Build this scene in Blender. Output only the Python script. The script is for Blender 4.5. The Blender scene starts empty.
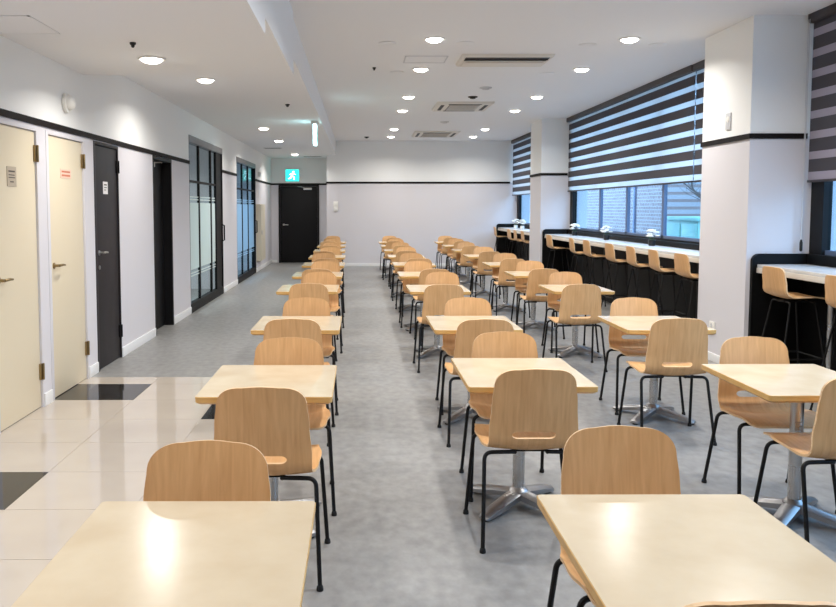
import bpy, bmesh, math, random
from mathutils import Vector, Matrix
from mathutils.geometry import delaunay_2d_cdt

random.seed(7)
SC = bpy.context.scene
COL = SC.collection
PI = math.pi

# ------------------------------------------------------------------ materials
def srgb(r, g, b):
    f = lambda c: (c / 255 / 12.92) if c / 255 <= 0.04045 else ((c / 255 + 0.055) / 1.055) ** 2.4
    return (f(r), f(g), f(b), 1.0)

def new_mat(name):
    m = bpy.data.materials.new(name)
    m.use_nodes = True
    return m, m.node_tree, m.node_tree.nodes['Principled BSDF']

def plain(name, rgb, rough=0.5, metal=0.0, spec=0.5, bump=0.0, bscale=200):
    m, t, b = new_mat(name)
    b.inputs['Base Color'].default_value = srgb(*rgb)
    b.inputs['Roughness'].default_value = rough
    b.inputs['Metallic'].default_value = metal
    b.inputs['Specular IOR Level'].default_value = spec
    # fine procedural variation so no surface is perfectly uniform
    tc = t.nodes.new('ShaderNodeTexCoord')
    n = t.nodes.new('ShaderNodeTexNoise')
    n.inputs['Scale'].default_value = bscale if bump else 6
    t.links.new(tc.outputs['Object'], n.inputs['Vector'])
    if bump:
        bp = t.nodes.new('ShaderNodeBump')
        bp.inputs['Strength'].default_value = bump
        bp.inputs['Distance'].default_value = 0.002
        t.links.new(n.outputs['Fac'], bp.inputs['Height'])
        t.links.new(bp.outputs['Normal'], b.inputs['Normal'])
    else:
        mr = t.nodes.new('ShaderNodeMapRange')
        mr.inputs['To Min'].default_value = max(0, rough - 0.04)
        mr.inputs['To Max'].default_value = min(1, rough + 0.04)
        t.links.new(n.outputs['Fac'], mr.inputs['Value'])
        t.links.new(mr.outputs['Result'], b.inputs['Roughness'])
    return m

def ramp_mat(name, c1, c2, scale=(1, 1, 1), noise=5, detail=6, rough=0.5, distort=0.0, lo=0.3, hi=0.7, coat=0.0, spec=0.5):
    m, t, b = new_mat(name)
    tc = t.nodes.new('ShaderNodeTexCoord')
    mp = t.nodes.new('ShaderNodeMapping')
    mp.inputs['Scale'].default_value = scale
    n = t.nodes.new('ShaderNodeTexNoise')
    n.inputs['Scale'].default_value = noise
    n.inputs['Detail'].default_value = detail
    n.inputs['Distortion'].default_value = distort
    r = t.nodes.new('ShaderNodeValToRGB')
    r.color_ramp.elements[0].position = lo
    r.color_ramp.elements[1].position = hi
    r.color_ramp.elements[0].color = srgb(*c1)
    r.color_ramp.elements[1].color = srgb(*c2)
    t.links.new(tc.outputs['Object'], mp.inputs['Vector'])
    t.links.new(mp.outputs['Vector'], n.inputs['Vector'])
    t.links.new(n.outputs['Fac'], r.inputs['Fac'])
    t.links.new(r.outputs['Color'], b.inputs['Base Color'])
    b.inputs['Roughness'].default_value = rough
    b.inputs['Coat Weight'].default_value = coat
    b.inputs['Coat Roughness'].default_value = 0.1
    b.inputs['Specular IOR Level'].default_value = spec
    return m

def emit(name, rgb, strength):
    m, t, b = new_mat(name)
    b.inputs['Base Color'].default_value = srgb(*rgb)
    b.inputs['Emission Color'].default_value = srgb(*rgb)
    b.inputs['Emission Strength'].default_value = strength
    return m

def glass(name, tint, gloss=0.08, rough=0.0, transl=0.0):
    m = bpy.data.materials.new(name)
    m.use_nodes = True
    t = m.node_tree
    t.nodes.clear()
    out = t.nodes.new('ShaderNodeOutputMaterial')
    tr = t.nodes.new('ShaderNodeBsdfTransparent')
    tr.inputs['Color'].default_value = srgb(*tint)
    gl = t.nodes.new('ShaderNodeBsdfGlossy')
    gl.inputs['Roughness'].default_value = rough
    mx = t.nodes.new('ShaderNodeMixShader')
    mx.inputs['Fac'].default_value = gloss
    t.links.new(tr.outputs[0], mx.inputs[1])
    t.links.new(gl.outputs[0], mx.inputs[2])
    last = mx
    if transl > 0:
        tl = t.nodes.new('ShaderNodeBsdfTranslucent')
        tl.inputs['Color'].default_value = srgb(*tint)
        df = t.nodes.new('ShaderNodeBsdfDiffuse')
        df.inputs['Color'].default_value = srgb(*tint)
        m2 = t.nodes.new('ShaderNodeMixShader')
        m2.inputs['Fac'].default_value = 0.5
        t.links.new(tl.outputs[0], m2.inputs[1])
        t.links.new(df.outputs[0], m2.inputs[2])
        m3 = t.nodes.new('ShaderNodeMixShader')
        m3.inputs['Fac'].default_value = transl
        t.links.new(mx.outputs[0], m3.inputs[1])
        t.links.new(m2.outputs[0], m3.inputs[2])
        last = m3
    t.links.new(last.outputs[0], out.inputs['Surface'])
    return m

def brick_mat(name, c1, c2, mortar):
    m, t, b = new_mat(name)
    tc = t.nodes.new('ShaderNodeTexCoord')
    sp = t.nodes.new('ShaderNodeSeparateXYZ')
    cb = t.nodes.new('ShaderNodeCombineXYZ')
    br = t.nodes.new('ShaderNodeTexBrick')
    br.inputs['Color1'].default_value = srgb(*c1)
    br.inputs['Color2'].default_value = srgb(*c2)
    br.inputs['Mortar'].default_value = srgb(*mortar)
    br.inputs['Scale'].default_value = 2.6
    br.inputs['Mortar Size'].default_value = 0.025
    t.links.new(tc.outputs['Object'], sp.inputs[0])
    t.links.new(sp.outputs['Y'], cb.inputs['X'])
    t.links.new(sp.outputs['Z'], cb.inputs['Y'])
    t.links.new(cb.outputs[0], br.inputs['Vector'])
    t.links.new(br.outputs['Color'], b.inputs['Base Color'])
    b.inputs['Roughness'].default_value = 0.9
    return m

M = {}
M['ply'] = ramp_mat('beech_plywood', (208, 159, 108), (226, 180, 128), scale=(34, 3, 3), noise=1.6, detail=5, rough=0.38, distort=0.5, spec=0.4)
M['ply_edge'] = ramp_mat('plywood_edge', (214, 174, 128), (236, 206, 166), scale=(4, 4, 60), noise=2, rough=0.5)
M['cream_top'] = ramp_mat('cream_laminate', (203, 184, 155), (213, 197, 170), scale=(3, 3, 3), noise=2.0, detail=4, rough=0.2, spec=0.4)
M['top_edge'] = ramp_mat('varnished_wood_edge', (206, 160, 92), (224, 183, 116), scale=(5, 5, 40), noise=2, rough=0.35)
M['black_steel'] = plain('black_powder_coat', (11, 11, 12), 0.5, spec=0.3)
M['rubber'] = plain('black_rubber', (16, 16, 16), 0.75)
M['chrome'] = plain('brushed_aluminium', (196, 196, 196), 0.28, 1.0)
M['cast'] = plain('polished_cast_aluminium', (168, 168, 170), 0.4, 1.0)
M['vinyl'] = ramp_mat('grey_vinyl', (124, 123, 122), (152, 151, 149), scale=(1.0, 0.7, 1), noise=16, detail=15, rough=0.42, distort=0.0, lo=0.25, hi=0.75, spec=0.35)
M['wall_lo'] = plain('lavender_white_wallpaper', (216, 213, 217), 0.8, bump=0.12, bscale=320)
M['wall_hi'] = plain('white_paint', (245, 245, 243), 0.8, bump=0.08, bscale=260)
M['ceil'] = plain('ceiling_white', (238, 238, 239), 0.9, bump=0.05, bscale=260)
M['trim'] = plain('dark_trim', (24, 18, 18), 0.7, spec=0.2)
M['base'] = plain('white_baseboard', (236, 236, 236), 0.5)
M['tile'] = ramp_mat('cream_polished_tile', (184, 174, 163), (194, 184, 172), noise=1.5, detail=3, rough=0.06, spec=0.55)
M['tile_blk'] = ramp_mat('black_polished_tile', (38, 36, 35), (48, 46, 44), noise=2, rough=0.06, spec=0.5)
M['grout'] = plain('tile_grout', (172, 162, 148), 0.8)
M['door_cream'] = plain('cream_door_paint', (228, 214, 186), 0.4)
M['door_black'] = plain('black_door_paint', (16, 15, 17), 0.55, spec=0.25)
M['door_dark'] = plain('charcoal_door_paint', (42, 38, 40), 0.5, spec=0.3)
M['brass'] = plain('brass', (158, 136, 98), 0.4, 1.0)
M['silver'] = plain('satin_steel', (205, 203, 200), 0.3, 1.0)
M['steel_gray'] = plain('grey_header_metal', (128, 126, 128), 0.4, 0.6)
M['frame_blk'] = plain('black_aluminium', (13, 13, 15), 0.55, spec=0.25)
M['glass'] = glass('clear_glass', (228, 240, 244), 0.07)
M['frost'] = glass('frosted_glass', (236, 242, 240), 0.05, 0.3, 0.8)
M['frost_b'] = glass('frosted_blue_glass', (206, 232, 248), 0.05, 0.3, 0.75)
M['paper'] = plain('white_paper', (236, 234, 232), 0.7)
M['paper_gray'] = plain('grey_beige_paper', (190, 176, 156), 0.7)
M['paper_pink'] = plain('pink_paper', (240, 205, 186), 0.7)
M['ink'] = plain('dark_ink', (84, 76, 70), 0.7)
M['ink_red'] = plain('red_ink', (206, 122, 92), 0.7)
M['white_plastic'] = plain('white_plastic', (240, 238, 232), 0.4)
M['grey_plastic'] = plain('grey_plastic', (204, 204, 206), 0.5)
M['dark_plastic'] = plain('dark_slot_plastic', (26, 25, 24), 0.6)
M['ac_grille'] = plain('taupe_grille', (120, 112, 104), 0.6)
M['ac_body'] = plain('ivory_plastic', (218, 212, 202), 0.5)
M['panel'] = plain('cream_steel_cabinet', (222, 212, 190), 0.5)
M['counter'] = ramp_mat('pale_stone_laminate', (206, 206, 208), (226, 224, 222), noise=5, detail=8, rough=0.25)
M['counter_edge'] = ramp_mat('ivory_edge', (214, 206, 196), (226, 219, 208), noise=3, rough=0.4)
M['blk_panel'] = plain('black_laminate', (6, 6, 7), 0.55, spec=0.2)
M['zebra_dark'] = plain('charcoal_blind_fabric', (72, 70, 77), 0.85, bump=0.2, bscale=600)
M['blind_rail'] = plain('dark_brown_rail', (58, 52, 54), 0.5)
M['win_frame'] = plain('grey_blue_window_frame', (92, 108, 136), 0.5)
M['lamp'] = emit('lamp_diffuser', (255, 250, 240), 14)
M['exit'] = emit('exit_sign_cyan', (40, 222, 206), 2.2)
M['exit_white'] = emit('exit_sign_white', (200, 248, 255), 6)
M['petal'] = plain('white_petal', (246, 244, 236), 0.7)
M['leaf'] = plain('green_leaf', (60, 92, 52), 0.6)
M['soil'] = plain('black_pot', (26, 25, 26), 0.4)
M['brick'] = brick_mat('pale_brick', (158, 138, 134), (140, 118, 116), (182, 180, 184))
M['asphalt'] = ramp_mat('grey_paving', (120, 122, 124), (150, 152, 154), noise=3, rough=0.9)
M['teal_box'] = plain('teal_painted_metal', (140, 196, 184), 0.5)
M['bark'] = plain('tree_bark', (92, 84, 82), 0.9)
M['concrete'] = ramp_mat('weathered_concrete', (128, 132, 136), (160, 164, 166), noise=1.5, rough=0.9)
M['white_render'] = plain('white_outdoor_render', (236, 238, 238), 0.8)

def sheer(name, rgb, trans, tl):
    m = bpy.data.materials.new(name)
    m.use_nodes = True
    t = m.node_tree
    t.nodes.clear()
    out = t.nodes.new('ShaderNodeOutputMaterial')
    a = t.nodes.new('ShaderNodeBsdfTransparent')
    b = t.nodes.new('ShaderNodeBsdfTranslucent')
    b.inputs['Color'].default_value = srgb(*rgb)
    d = t.nodes.new('ShaderNodeBsdfDiffuse')
    d.inputs['Color'].default_value = srgb(*rgb)
    m1 = t.nodes.new('ShaderNodeMixShader')
    m1.inputs['Fac'].default_value = tl
    t.links.new(d.outputs[0], m1.inputs[1])
    t.links.new(b.outputs[0], m1.inputs[2])
    m2 = t.nodes.new('ShaderNodeMixShader')
    m2.inputs['Fac'].default_value = trans
    t.links.new(m1.outputs[0], m2.inputs[1])
    t.links.new(a.outputs[0], m2.inputs[2])
    t.links.new(m2.outputs[0], out.inputs['Surface'])
    return m
M['zebra_sheer'] = sheer('sheer_blind_fabric', (244, 242, 240), 0.22, 0.72)
M['zebra_grey'] = sheer('grey_sheer_fabric', (176, 170, 184), 0.0, 0.15)  # greyer, less translucent version of the sheer bands

# ------------------------------------------------------------------ mesh builder
class MB:
    def __init__(s):
        s.v = []; s.f = []; s.m = []
    def add(s, vs, fs, mi=0):
        o = len(s.v)
        s.v += [tuple(p) for p in vs]
        s.f += [[i + o for i in f] for f in fs]
        s.m += [mi] * len(fs)
    def box(s, x0, x1, y0, y1, z0, z1, mi=0):
        v = [(x0, y0, z0), (x1, y0, z0), (x1, y1, z0), (x0, y1, z0), (x0, y0, z1), (x1, y0, z1), (x1, y1, z1), (x0, y1, z1)]
        s.add(v, [(0, 3, 2, 1), (4, 5, 6, 7), (0, 1, 5, 4), (1, 2, 6, 5), (2, 3, 7, 6), (3, 0, 4, 7)], mi)
    def hexa(s, low, high, mi=0):
        s.add(list(low) + list(high), [(0, 3, 2, 1), (4, 5, 6, 7), (0, 1, 5, 4), (1, 2, 6, 5), (2, 3, 7, 6), (3, 0, 4, 7)], mi)
    def rings(s, rings, mi=0, cap=True, closed=False):
        n = len(rings[0]); vs = [p for r in rings for p in r]; fs = []
        R = len(rings)
        for i in range(R if closed else R - 1):
            a = i * n; b = ((i + 1) % R) * n
            for k in range(n):
                fs.append((a + k, a + (k + 1) % n, b + (k + 1) % n, b + k))
        if cap and not closed:
            fs.append(tuple(reversed(range(n)))); fs.append(tuple((R - 1) * n + k for k in range(n)))
        s.add(vs, fs, mi)
    def tube(s, pts, r, n=10, mi=0, closed=False):
        pts = [Vector(p) for p in pts]; rs = []
        N = len(pts)
        rad = r if isinstance(r, (list, tuple)) else [r] * N
        ref = None
        for i, p in enumerate(pts):
            if closed: d = pts[(i + 1) % N] - pts[i - 1]
            else: d = pts[min(i + 1, N - 1)] - pts[max(i - 1, 0)]
            d.normalize()
            if ref is None:
                ref = Vector((0, 0, 1)) if abs(d.z) < 0.9 else Vector((1, 0, 0))
            a = d.cross(ref).normalized(); b = d.cross(a).normalized()
            ref = -d.cross(a).cross(d).normalized() if False else ref
            rs.append([p + (a * math.cos(2 * PI * k / n) + b * math.sin(2 * PI * k / n)) * rad[i] for k in range(n)])
        # keep frames consistent
        for i in range(1, N):
            best = min(range(n), key=lambda o: sum((rs[i][(k + o) % n] - rs[i - 1][k]).length for k in range(n)))
            rs[i] = [rs[i][(k + best) % n] for k in range(n)]
        s.rings(rs, mi, True, closed)
    def lathe(s, prof, c=(0, 0, 0), n=24, mi=0, axis='z', cap=True):
        rs = []
        for r, h in prof:
            ring = []
            for k in range(n):
                a = 2 * PI * k / n
                if axis == 'z': p = (c[0] + r * math.cos(a), c[1] + r * math.sin(a), c[2] + h)
                elif axis == 'x': p = (c[0] + h, c[1] + r * math.cos(a), c[2] + r * math.sin(a))
                else: p = (c[0] + r * math.cos(a), c[1] + h, c[2] + r * math.sin(a))
                ring.append(p)
            rs.append(ring)
        s.rings(rs, mi, cap)
    def prism(s, poly, fn, d0, d1, mi=0):
        """poly: 2D outline; fn(u, v, d) gives the 3D point"""
        s.rings([[fn(u, v, d0) for u, v in poly], [fn(u, v, d1) for u, v in poly]], mi)
    def build(s, name, mats, parent=None, bevel=0.0, smooth=True, angle=35, loc=None):
        me = bpy.data.meshes.new(name)
        me.from_pydata(s.v, [], s.f)
        mats = mats if isinstance(mats, (list, tuple)) else [mats]
        for m in mats: me.materials.append(m)
        for p, mi in zip(me.polygons, s.m): p.material_index = mi
        bm = bmesh.new(); bm.from_mesh(me)
        bmesh.ops.recalc_face_normals(bm, faces=bm.faces)
        if bevel > 0:
            es = [e for e in bm.edges if e.is_manifold and e.calc_face_angle(0) > 0.6]
            bmesh.ops.bevel(bm, geom=es, offset=bevel, segments=2, profile=0.6, affect='EDGES', clamp_overlap=True)
        bm.to_mesh(me); bm.free()
        if smooth:
            for p in me.polygons: p.use_smooth = True
            me.set_sharp_from_angle(angle=math.radians(angle))
        o = bpy.data.objects.new(name, me)
        COL.objects.link(o)
        if parent is not None: o.parent = parent
        if loc is not None: o.location = loc
        return o

def tag(o, label=None, cat=None, group=None, kind=None):
    if label: o['label'] = label
    if cat: o['category'] = cat
    if group: o['group'] = group
    if kind: o['kind'] = kind
    return o

def empty(name, loc, rz=0.0):
    o = bpy.data.objects.new(name, None)
    o.empty_display_size = 0.1
    o.location = loc; o.rotation_euler = (0, 0, rz)
    COL.objects.link(o)
    return o

def struct(o): return tag(o, kind='structure')

def copy_tree(o, parent=None):
    c = o.copy(); COL.objects.link(c)
    if parent is not None: c.parent = parent
    for ch in list(o.children): copy_tree(ch, c)
    return c

def rrect(x0, x1, z0, z1, r, n=6, corners=(1, 1, 1, 1)):
    """rounded rectangle outline; corners order: bl, br, tr, tl"""
    out = []
    for k, (cx, cz, a0) in enumerate(((x0, z0, PI), (x1, z0, 1.5 * PI), (x1, z1, 0), (x0, z1, 0.5 * PI))):
        if not corners[k]: out.append((cx, cz)); continue
        ox = cx + r if cx == x0 else cx - r
        oz = cz + r if cz == z0 else cz - r
        for i in range(n + 1):
            a = a0 + i / n * PI / 2
            out.append((ox + r * math.cos(a), oz + r * math.sin(a)))
    return out

# ------------------------------------------------------------------ room constants
XL, XR = -2.46, 4.20          # left wall face, window plane
YB, YF = 21.1, -3.0           # back wall, wall behind the viewer
YD = 22.5                     # back of the door recess
XREC = -0.85
ZC = 3.29                     # main ceiling
XBK = -0.605                   # bulkhead
TRZ0, TRZ1 = 2.178, 2.226
PX, PD = 3.58, 1.02           # pillar face and depth
PIL = [(-1.03, -0.01), (7.37, 8.39), (15.79, 16.78)]
TILE_X = [-2.483, -1.823, -1.163, -0.503]
TILE_Y1 = 7.25

# floor
b = MB()
b.box(-0.503, 4.5, YF - .2, TILE_Y1, -0.1, 0)
b.box(XL - 3.2, 4.5, TILE_Y1, YD + .2, -0.1, 0)
struct(b.build('floor', M['vinyl'], smooth=False))
b = MB()
xs = [-3.143] + TILE_X
ys = [7.25] + [6.96 - 0.587 * k for k in range(18)]
b.box(-3.2, -0.503, YF - .2, TILE_Y1, -0.1, -0.0025, 2)
black = {(1, 1), (1, 5), (3, 2), (2, 9), (1, 9)}
g = 0.0016
for i in range(len(xs) - 1):
    for j in range(len(ys) - 1):
        x0, x1, y0, y1 = xs[i], xs[i + 1], ys[j + 1], ys[j]
        if y1 < YF: continue
        mi = 1 if (i, j) in black else 0
        b.box(x0 + g, x1 - g, y0 + g, y1 - g, -0.0024, 0, mi)
struct(b.build('floor_tiles', [M['tile'], M['tile_blk'], M['grout']], smooth=False))

# ceilings
b = MB(); b.box(XBK, 4.6, YF - .2, YD + .2, ZC, ZC + .15)
struct(b.build('ceiling', M['ceil'], smooth=False))
b = MB()
b.box(XL - .2, -0.57, YF - .2, 4.95, 2.60, ZC + .15)
b.box(XL - .2, -0.585, 4.95, 7.25, 2.73, ZC + .15)
b.box(XL - .2, XBK, 7.25, YD + .2, 2.92, ZC + .15)
struct(b.build('ceiling_bulkhead', M['ceil'], smooth=False))

# left wall with openings: (y0, y1, z1)
OPEN = [(5.36, 6.16, 2.155), (6.34, 7.20, 2.155), (7.47, 8.22, 2.165), (9.60, 10.55, 2.175), (11.65, 14.45, 2.60), (16.15, 19.05, 2.57)]
b = MB()
WT = 0.16
def wallseg(y0, y1, z0=0.0):
    if z0 < 2.2: b.box(XL - WT, XL, y0, y1, z0, 2.2, 0)
    b.box(XL - WT, XL, y0, y1, max(z0, 2.2), 3.0, 1)
y = YF
for (a, c, h) in OPEN:
    wallseg(y, a); wallseg(a, c, h); y = c
wallseg(y, YD)
struct(b.build('wall_left', [M['wall_lo'], M['wall_hi']], smooth=False))
# back walls
b = MB()
b.box(XREC, 4.5, YB, YB + .15, 0, 2.2, 0); b.box(XREC, 4.5, YB, YB + .15, 2.2, ZC, 1)
b.box(XREC, XREC + .15, YB + .15, YD, 0, 2.2, 0); b.box(XREC, XREC + .15, YB + .15, YD, 2.2, ZC, 1)
b.box(XL - .16, XREC + .15, YD, YD + .15, 0, 2.2, 0); b.box(XL - .16, XREC + .15, YD, YD + .15, 2.2, ZC, 1)
struct(b.build('wall_back', [M['wall_lo'], M['wall_hi']], smooth=False))
b = MB(); b.box(-3.0, 4.5, YF - .15, YF, 0, ZC)
struct(b.build('wall_front', M['wall_lo'], smooth=False))
# window-side wall: low wall under the sill, pillars
b = MB()
b.box(XR + .02, XR + .25, YF, YB, 0, 1.075, 0)
b.box(XR - .05, XR + .25, YF, PIL[0][0], 1.075, ZC, 1)
struct(b.build('wall_right', [M['wall_lo'], M['wall_hi']], smooth=False))
for i, (a, c) in enumerate(PIL):
    b = MB()
    b.box(PX, XR + .3, a, c, 0, 2.2, 0); b.box(PX, XR + .3, a, c, 2.2, ZC, 1)
    struct(b.build('wall_pillar', [M['wall_lo'], M['wall_hi']], smooth=False))

# trims and baseboards
b = MB()
d = 0.014
y = YF
for (a, c, h) in OPEN[4:]:
    b.box(XL, XL + d, y, a, TRZ0, TRZ1); y = c
b.box(XL, XL + d, y, YD, TRZ0, TRZ1)
struct(b.build('trim_1', M['trim'], smooth=False))
b = MB()
b.box(XL + d, XREC, YD - d, YD, TRZ0, TRZ1)
b.box(XREC - d, XREC, YB - d, YD - d, TRZ0, TRZ1)
b.box(XREC, 3.97, YB - d, YB, TRZ0, TRZ1)
struct(b.build('trim_2', M['trim'], smooth=False))
for i, (a, c) in enumerate(PIL):
    b = MB()
    b.box(PX - d, PX, a - d, c + d, TRZ0, TRZ1)
    b.box(PX, 4.10, a - d, a, TRZ0, TRZ1); b.box(PX, 4.10, c, c + d, TRZ0, TRZ1)
    struct(b.build('trim_%d' % (i + 3), M['trim'], smooth=False))
b = MB()
y = YF
for (a, c, h) in OPEN:
    b.box(XL, XL + .012, y, a - .012, 0, 0.1); y = c + .012
b.box(XL, XL + .012, y, YD, 0, 0.1)
struct(b.build('baseboard_left', M['base'], bevel=.002))
b = MB()
b.box(XREC, 3.55, YB - .012, YB, 0, .08); b.box(XREC - .012, XREC, YB - .012, YD, 0, .08)
b.box(XL + .012, -2.30, YD - .012, YD, 0, .08); b.box(-1.08, XREC - .012, YD - .012, YD, 0, .08)
struct(b.build('baseboard_back', M['base'], bevel=.002))
b = MB()
for a, c in PIL[1:]:
    b.box(PX - .012, PX, a - .012, c + .012, 0, .08)
struct(b.build('baseboard_right', M['base'], bevel=.002))

# ------------------------------------------------------------------ doors on the left wall
def lever(parent, y, z, x, metal, direction=1, plate=True, name='door_handle'):
    m = MB()
    m.lathe([(0.024, 0), (0.024, 0.008), (0.012, 0.012), (0.011, 0.045)], (x, y, z), 16, axis='x')
    m.tube([(x + .045, y, z), (x + .052, y + .02 * direction, z + .002), (x + .052, y + .06 * direction, z + .003), (x + .048, y + .12 * direction, z - .002)], [.011, .011, .010, .008], 10)
    return m.build(name, metal, parent)

def leaf_door(n, y0, y1, z1, mat, metal, hinge_mat, handle_y, handle_z, frame_mat, gap=0.05):
    b = MB()
    b.box(XL - .055, XL - .012, y0 + gap, y1 - gap + .035, 0.006, z1 - .03)
    o = b.build('door_%d' % n, mat, bevel=.003)
    struct(o)
    f = MB()
    f.box(XL - .07, XL + .004, y0 - .005, y0 + gap - .004, 0, z1 + .004); f.box(XL - .07, XL + .004, y1 - .012, y1 + .005, 0, z1 + .004)
    f.box(XL - .07, XL + .004, y0 + gap - .004, y1 - .012, z1 - .026, z1 + .004)
    f.build('door_frame', frame_mat, o, bevel=.002)
    for hz in (1.96, .28):
        h = MB()
        h.box(XL - .012, XL + .004, y1 - .04, y1 + .016, hz - .062, hz + .062)
        h.lathe([(.008, -.064), (.008, .064)], (XL + .01, y1 - .006, hz), 10)
        h.build('hinge', hinge_mat, o, bevel=.001)
    lever(o, handle_y, handle_z, XL - .012, metal, 1)
    return o
leaf_door(1, 5.36, 6.16, 2.155, M['door_cream'], M['brass'], M['brass'], 5.47, 1.52 - .47, M['wall_lo'])
leaf_door(2, 6.34, 7.20, 2.155, M['door_cream'], M['brass'], M['brass'], 6.47, 1.08, M['wall_lo'])
d3 = leaf_door(3, 7.47, 8.22, 2.165, M['door_dark'], M['silver'], M['door_black'], 7.60, 1.12, M['door_dark'])
k = MB(); k.lathe([(.02, 0), (.02, .008), (.008, .012)], (XL - .012, 7.60, .98), 14, axis='x'); k.build('lock', M['silver'], d3)

# black recessed doorway
b = MB()
b.box(XL - .15, XL - .11, 9.60, 10.55, 0, 2.175)
d4 = struct(b.build('door_4', M['door_black'], bevel=.003))
f = MB()
f.box(XL - .11, XL + .006, 9.60, 9.645, 0, 2.175); f.box(XL - .11, XL + .006, 10.505, 10.55, 0, 2.175); f.box(XL - .11, XL + .006, 9.645, 10.505, 2.13, 2.175)
f.build('door_frame', M['door_black'], d4)
c = MB()
c.box(XL - .108, XL - .06, 9.75, 9.95, 2.05, 2.10); c.tube([(XL - .07, 9.9, 2.10), (XL - .03, 10.1, 2.115), (XL - .06, 10.3, 2.122)], .008, 8)
c.build('door_closer', M['silver'], d4)

# black back door in the recess
b = MB()
b.box(-2.20, -1.17, YD - .03, YD - .002, 0.006, 2.135)
d5 = struct(b.build('door_5', M['door_black'], bevel=.003))
f = MB()
f.box(-2.25, -2.205, YD - .045, YD, 0, 2.175); f.box(-1.165, -1.12, YD - .045, YD, 0, 2.175); f.box(-2.205, -1.165, YD - .045, YD, 2.14, 2.175)
f.build('door_frame', M['door_black'], d5, bevel=.002)
h = MB()
h.lathe([(.028, 0), (.028, -.01), (.012, -.014), (.011, -.05)], (-2.11, YD - .03, 1.07), 14, axis='y')
h.tube([(-2.11, YD - .08, 1.07), (-2.07, YD - .085, 1.07), (-1.98, YD - .082, 1.065)], .012, 10)
h.build('door_handle', M['silver'], d5)
c = MB()
c.box(-1.55, -1.32, YD - .085, YD - .03, 2.04, 2.10); c.tube([(-1.5, YD - .08, 2.09), (-1.6, YD - .16, 2.12), (-1.72, YD - .05, 2.13)], .009, 8)
c.build('door_closer', M['silver'], d5)

# glass partitions with sliding doors
def glass_door(n, y0, y1, z1, mull, frost_mat, solid):
    f = MB()
    f.box(XL - .10, XL + .012, y0, y1, z1 - .10, z1)
    root = f.build('door_%d' % n, M['steel_gray'], bevel=.002); struct(root)
    f = MB()
    edges = [y0] + mull + [y1]
    w = .045
    f.box(XL - .09, XL + .008, y0, y1, 0, .07)
    f.box(XL - .06, XL - .004, y0, y0 + w, .07, z1 - .1); f.box(XL - .09, XL + .008, y1 - w, y1, .07, z1 - .1)
    f.box(XL - .055, XL - .02, y0 + w, y1 - w, 1.92, 1.955)
    for m in mull:
        f.box(XL - .055, XL - .02, m - w * .6, m + w * .6, .07, z1 - .1)
    f.box(XL - .08, XL + .002, y0 + w, y1 - w, .07, .13)
    if solid: f.box(XL - .05, XL - .01, solid, y1 - w, .13, z1 - .1)
    f.build('door_frame', M['frame_blk'], root)
    for i in range(len(edges) - 1):
        a, c = edges[i] + .03, edges[i + 1] - .03
        p = MB(); p.box(XL - .045, XL - .037, a, c, .13, 1.92); p.box(XL - .045, XL - .037, a, c, 1.955, z1 - .1)
        g = p.build('glass_pane', M['glass'], root, smooth=False)
        q = MB()
        q.box(XL - .0365, XL - .0355, a, c, .62, 1.62)
        for zz in (.52, .56, 1.66, 1.70): q.box(XL - .0365, XL - .0355, a, c, zz, zz + .018)
        q.build('frosted_film', frost_mat, g, smooth=False)
    hm = MB()
    hy = edges[-1] - .12
    hm.tube([(XL, hy, .95), (XL + .05, hy, .97), (XL + .05, hy, 1.23), (XL, hy, 1.25)], .014, 10)
    hm.build('door_handle', M['frame_blk'], root)
    return root
glass_door(6, 11.65, 14.45, 2.60, [12.5, 13.5], M['frost'], 13.9)
glass_door(7, 16.15, 19.05, 2.57, [17.1, 18.0], M['frost_b'], None)
# rooms behind the glass
b = MB()
for (a, c) in ((10.9, 15.2), (15.5, 19.8)):
    b.box(-5.6, -5.5, a, c, 0, 2.9); b.box(-5.5, XL - WT, a - .1, a, 0, 2.9); b.box(-5.5, XL - WT, c, c + .1, 0, 2.9)
    b.box(-5.6, XL - WT, a - .1, c + .1, 2.9, 3.0)
struct(b.build('wall_side_rooms', M['wall_lo'], smooth=False))
b = MB()
b.box(-3.4, XL - WT, 8.9, 8.95, 0, 2.9)
# ------------------------------------------------------------------ small things on the left wall
def notice(y0, y1, z0, z1, x, mat, lines, label):
    p = MB(); p.box(x, x + .003, y0, y1, z0, z1)
    o = p.build('notice', mat, smooth=False)
    tag(o, label, 'notice')
    q = MB()
    for (za, zb, ya, yb) in lines:
        q.box(x + .003, x + .0036, y0 + (y1 - y0) * ya, y0 + (y1 - y0) * yb, z0 + (z1 - z0) * za, z0 + (z1 - z0) * zb)
    q.build('print', M['ink_red'] if mat is M['paper_pink'] else M['ink'], o, smooth=False)
    return o
notice(5.65, 5.80, 1.70, 1.84, XL - .011, M['paper_gray'], [(.72, .80, .15, .85), (.55, .60, .15, .8), (.42, .47, .15, .85), (.2, .26, .3, .7)], 'small grey-beige notice on the nearest cream door')
notice(6.66, 6.90, 1.795, 1.87, XL - .011, M['paper_pink'], [(.62, .82, .1, .9), (.2, .42, .1, .9)], 'pink notice with red print on the second cream door')
notice(7.76, 7.90, 1.68, 1.80, XL - .011, M['paper'], [(.7, .8, .2, .8), (.5, .56, .2, .8), (.3, .36, .2, .6)], 'white paper notice on the charcoal door')
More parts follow.
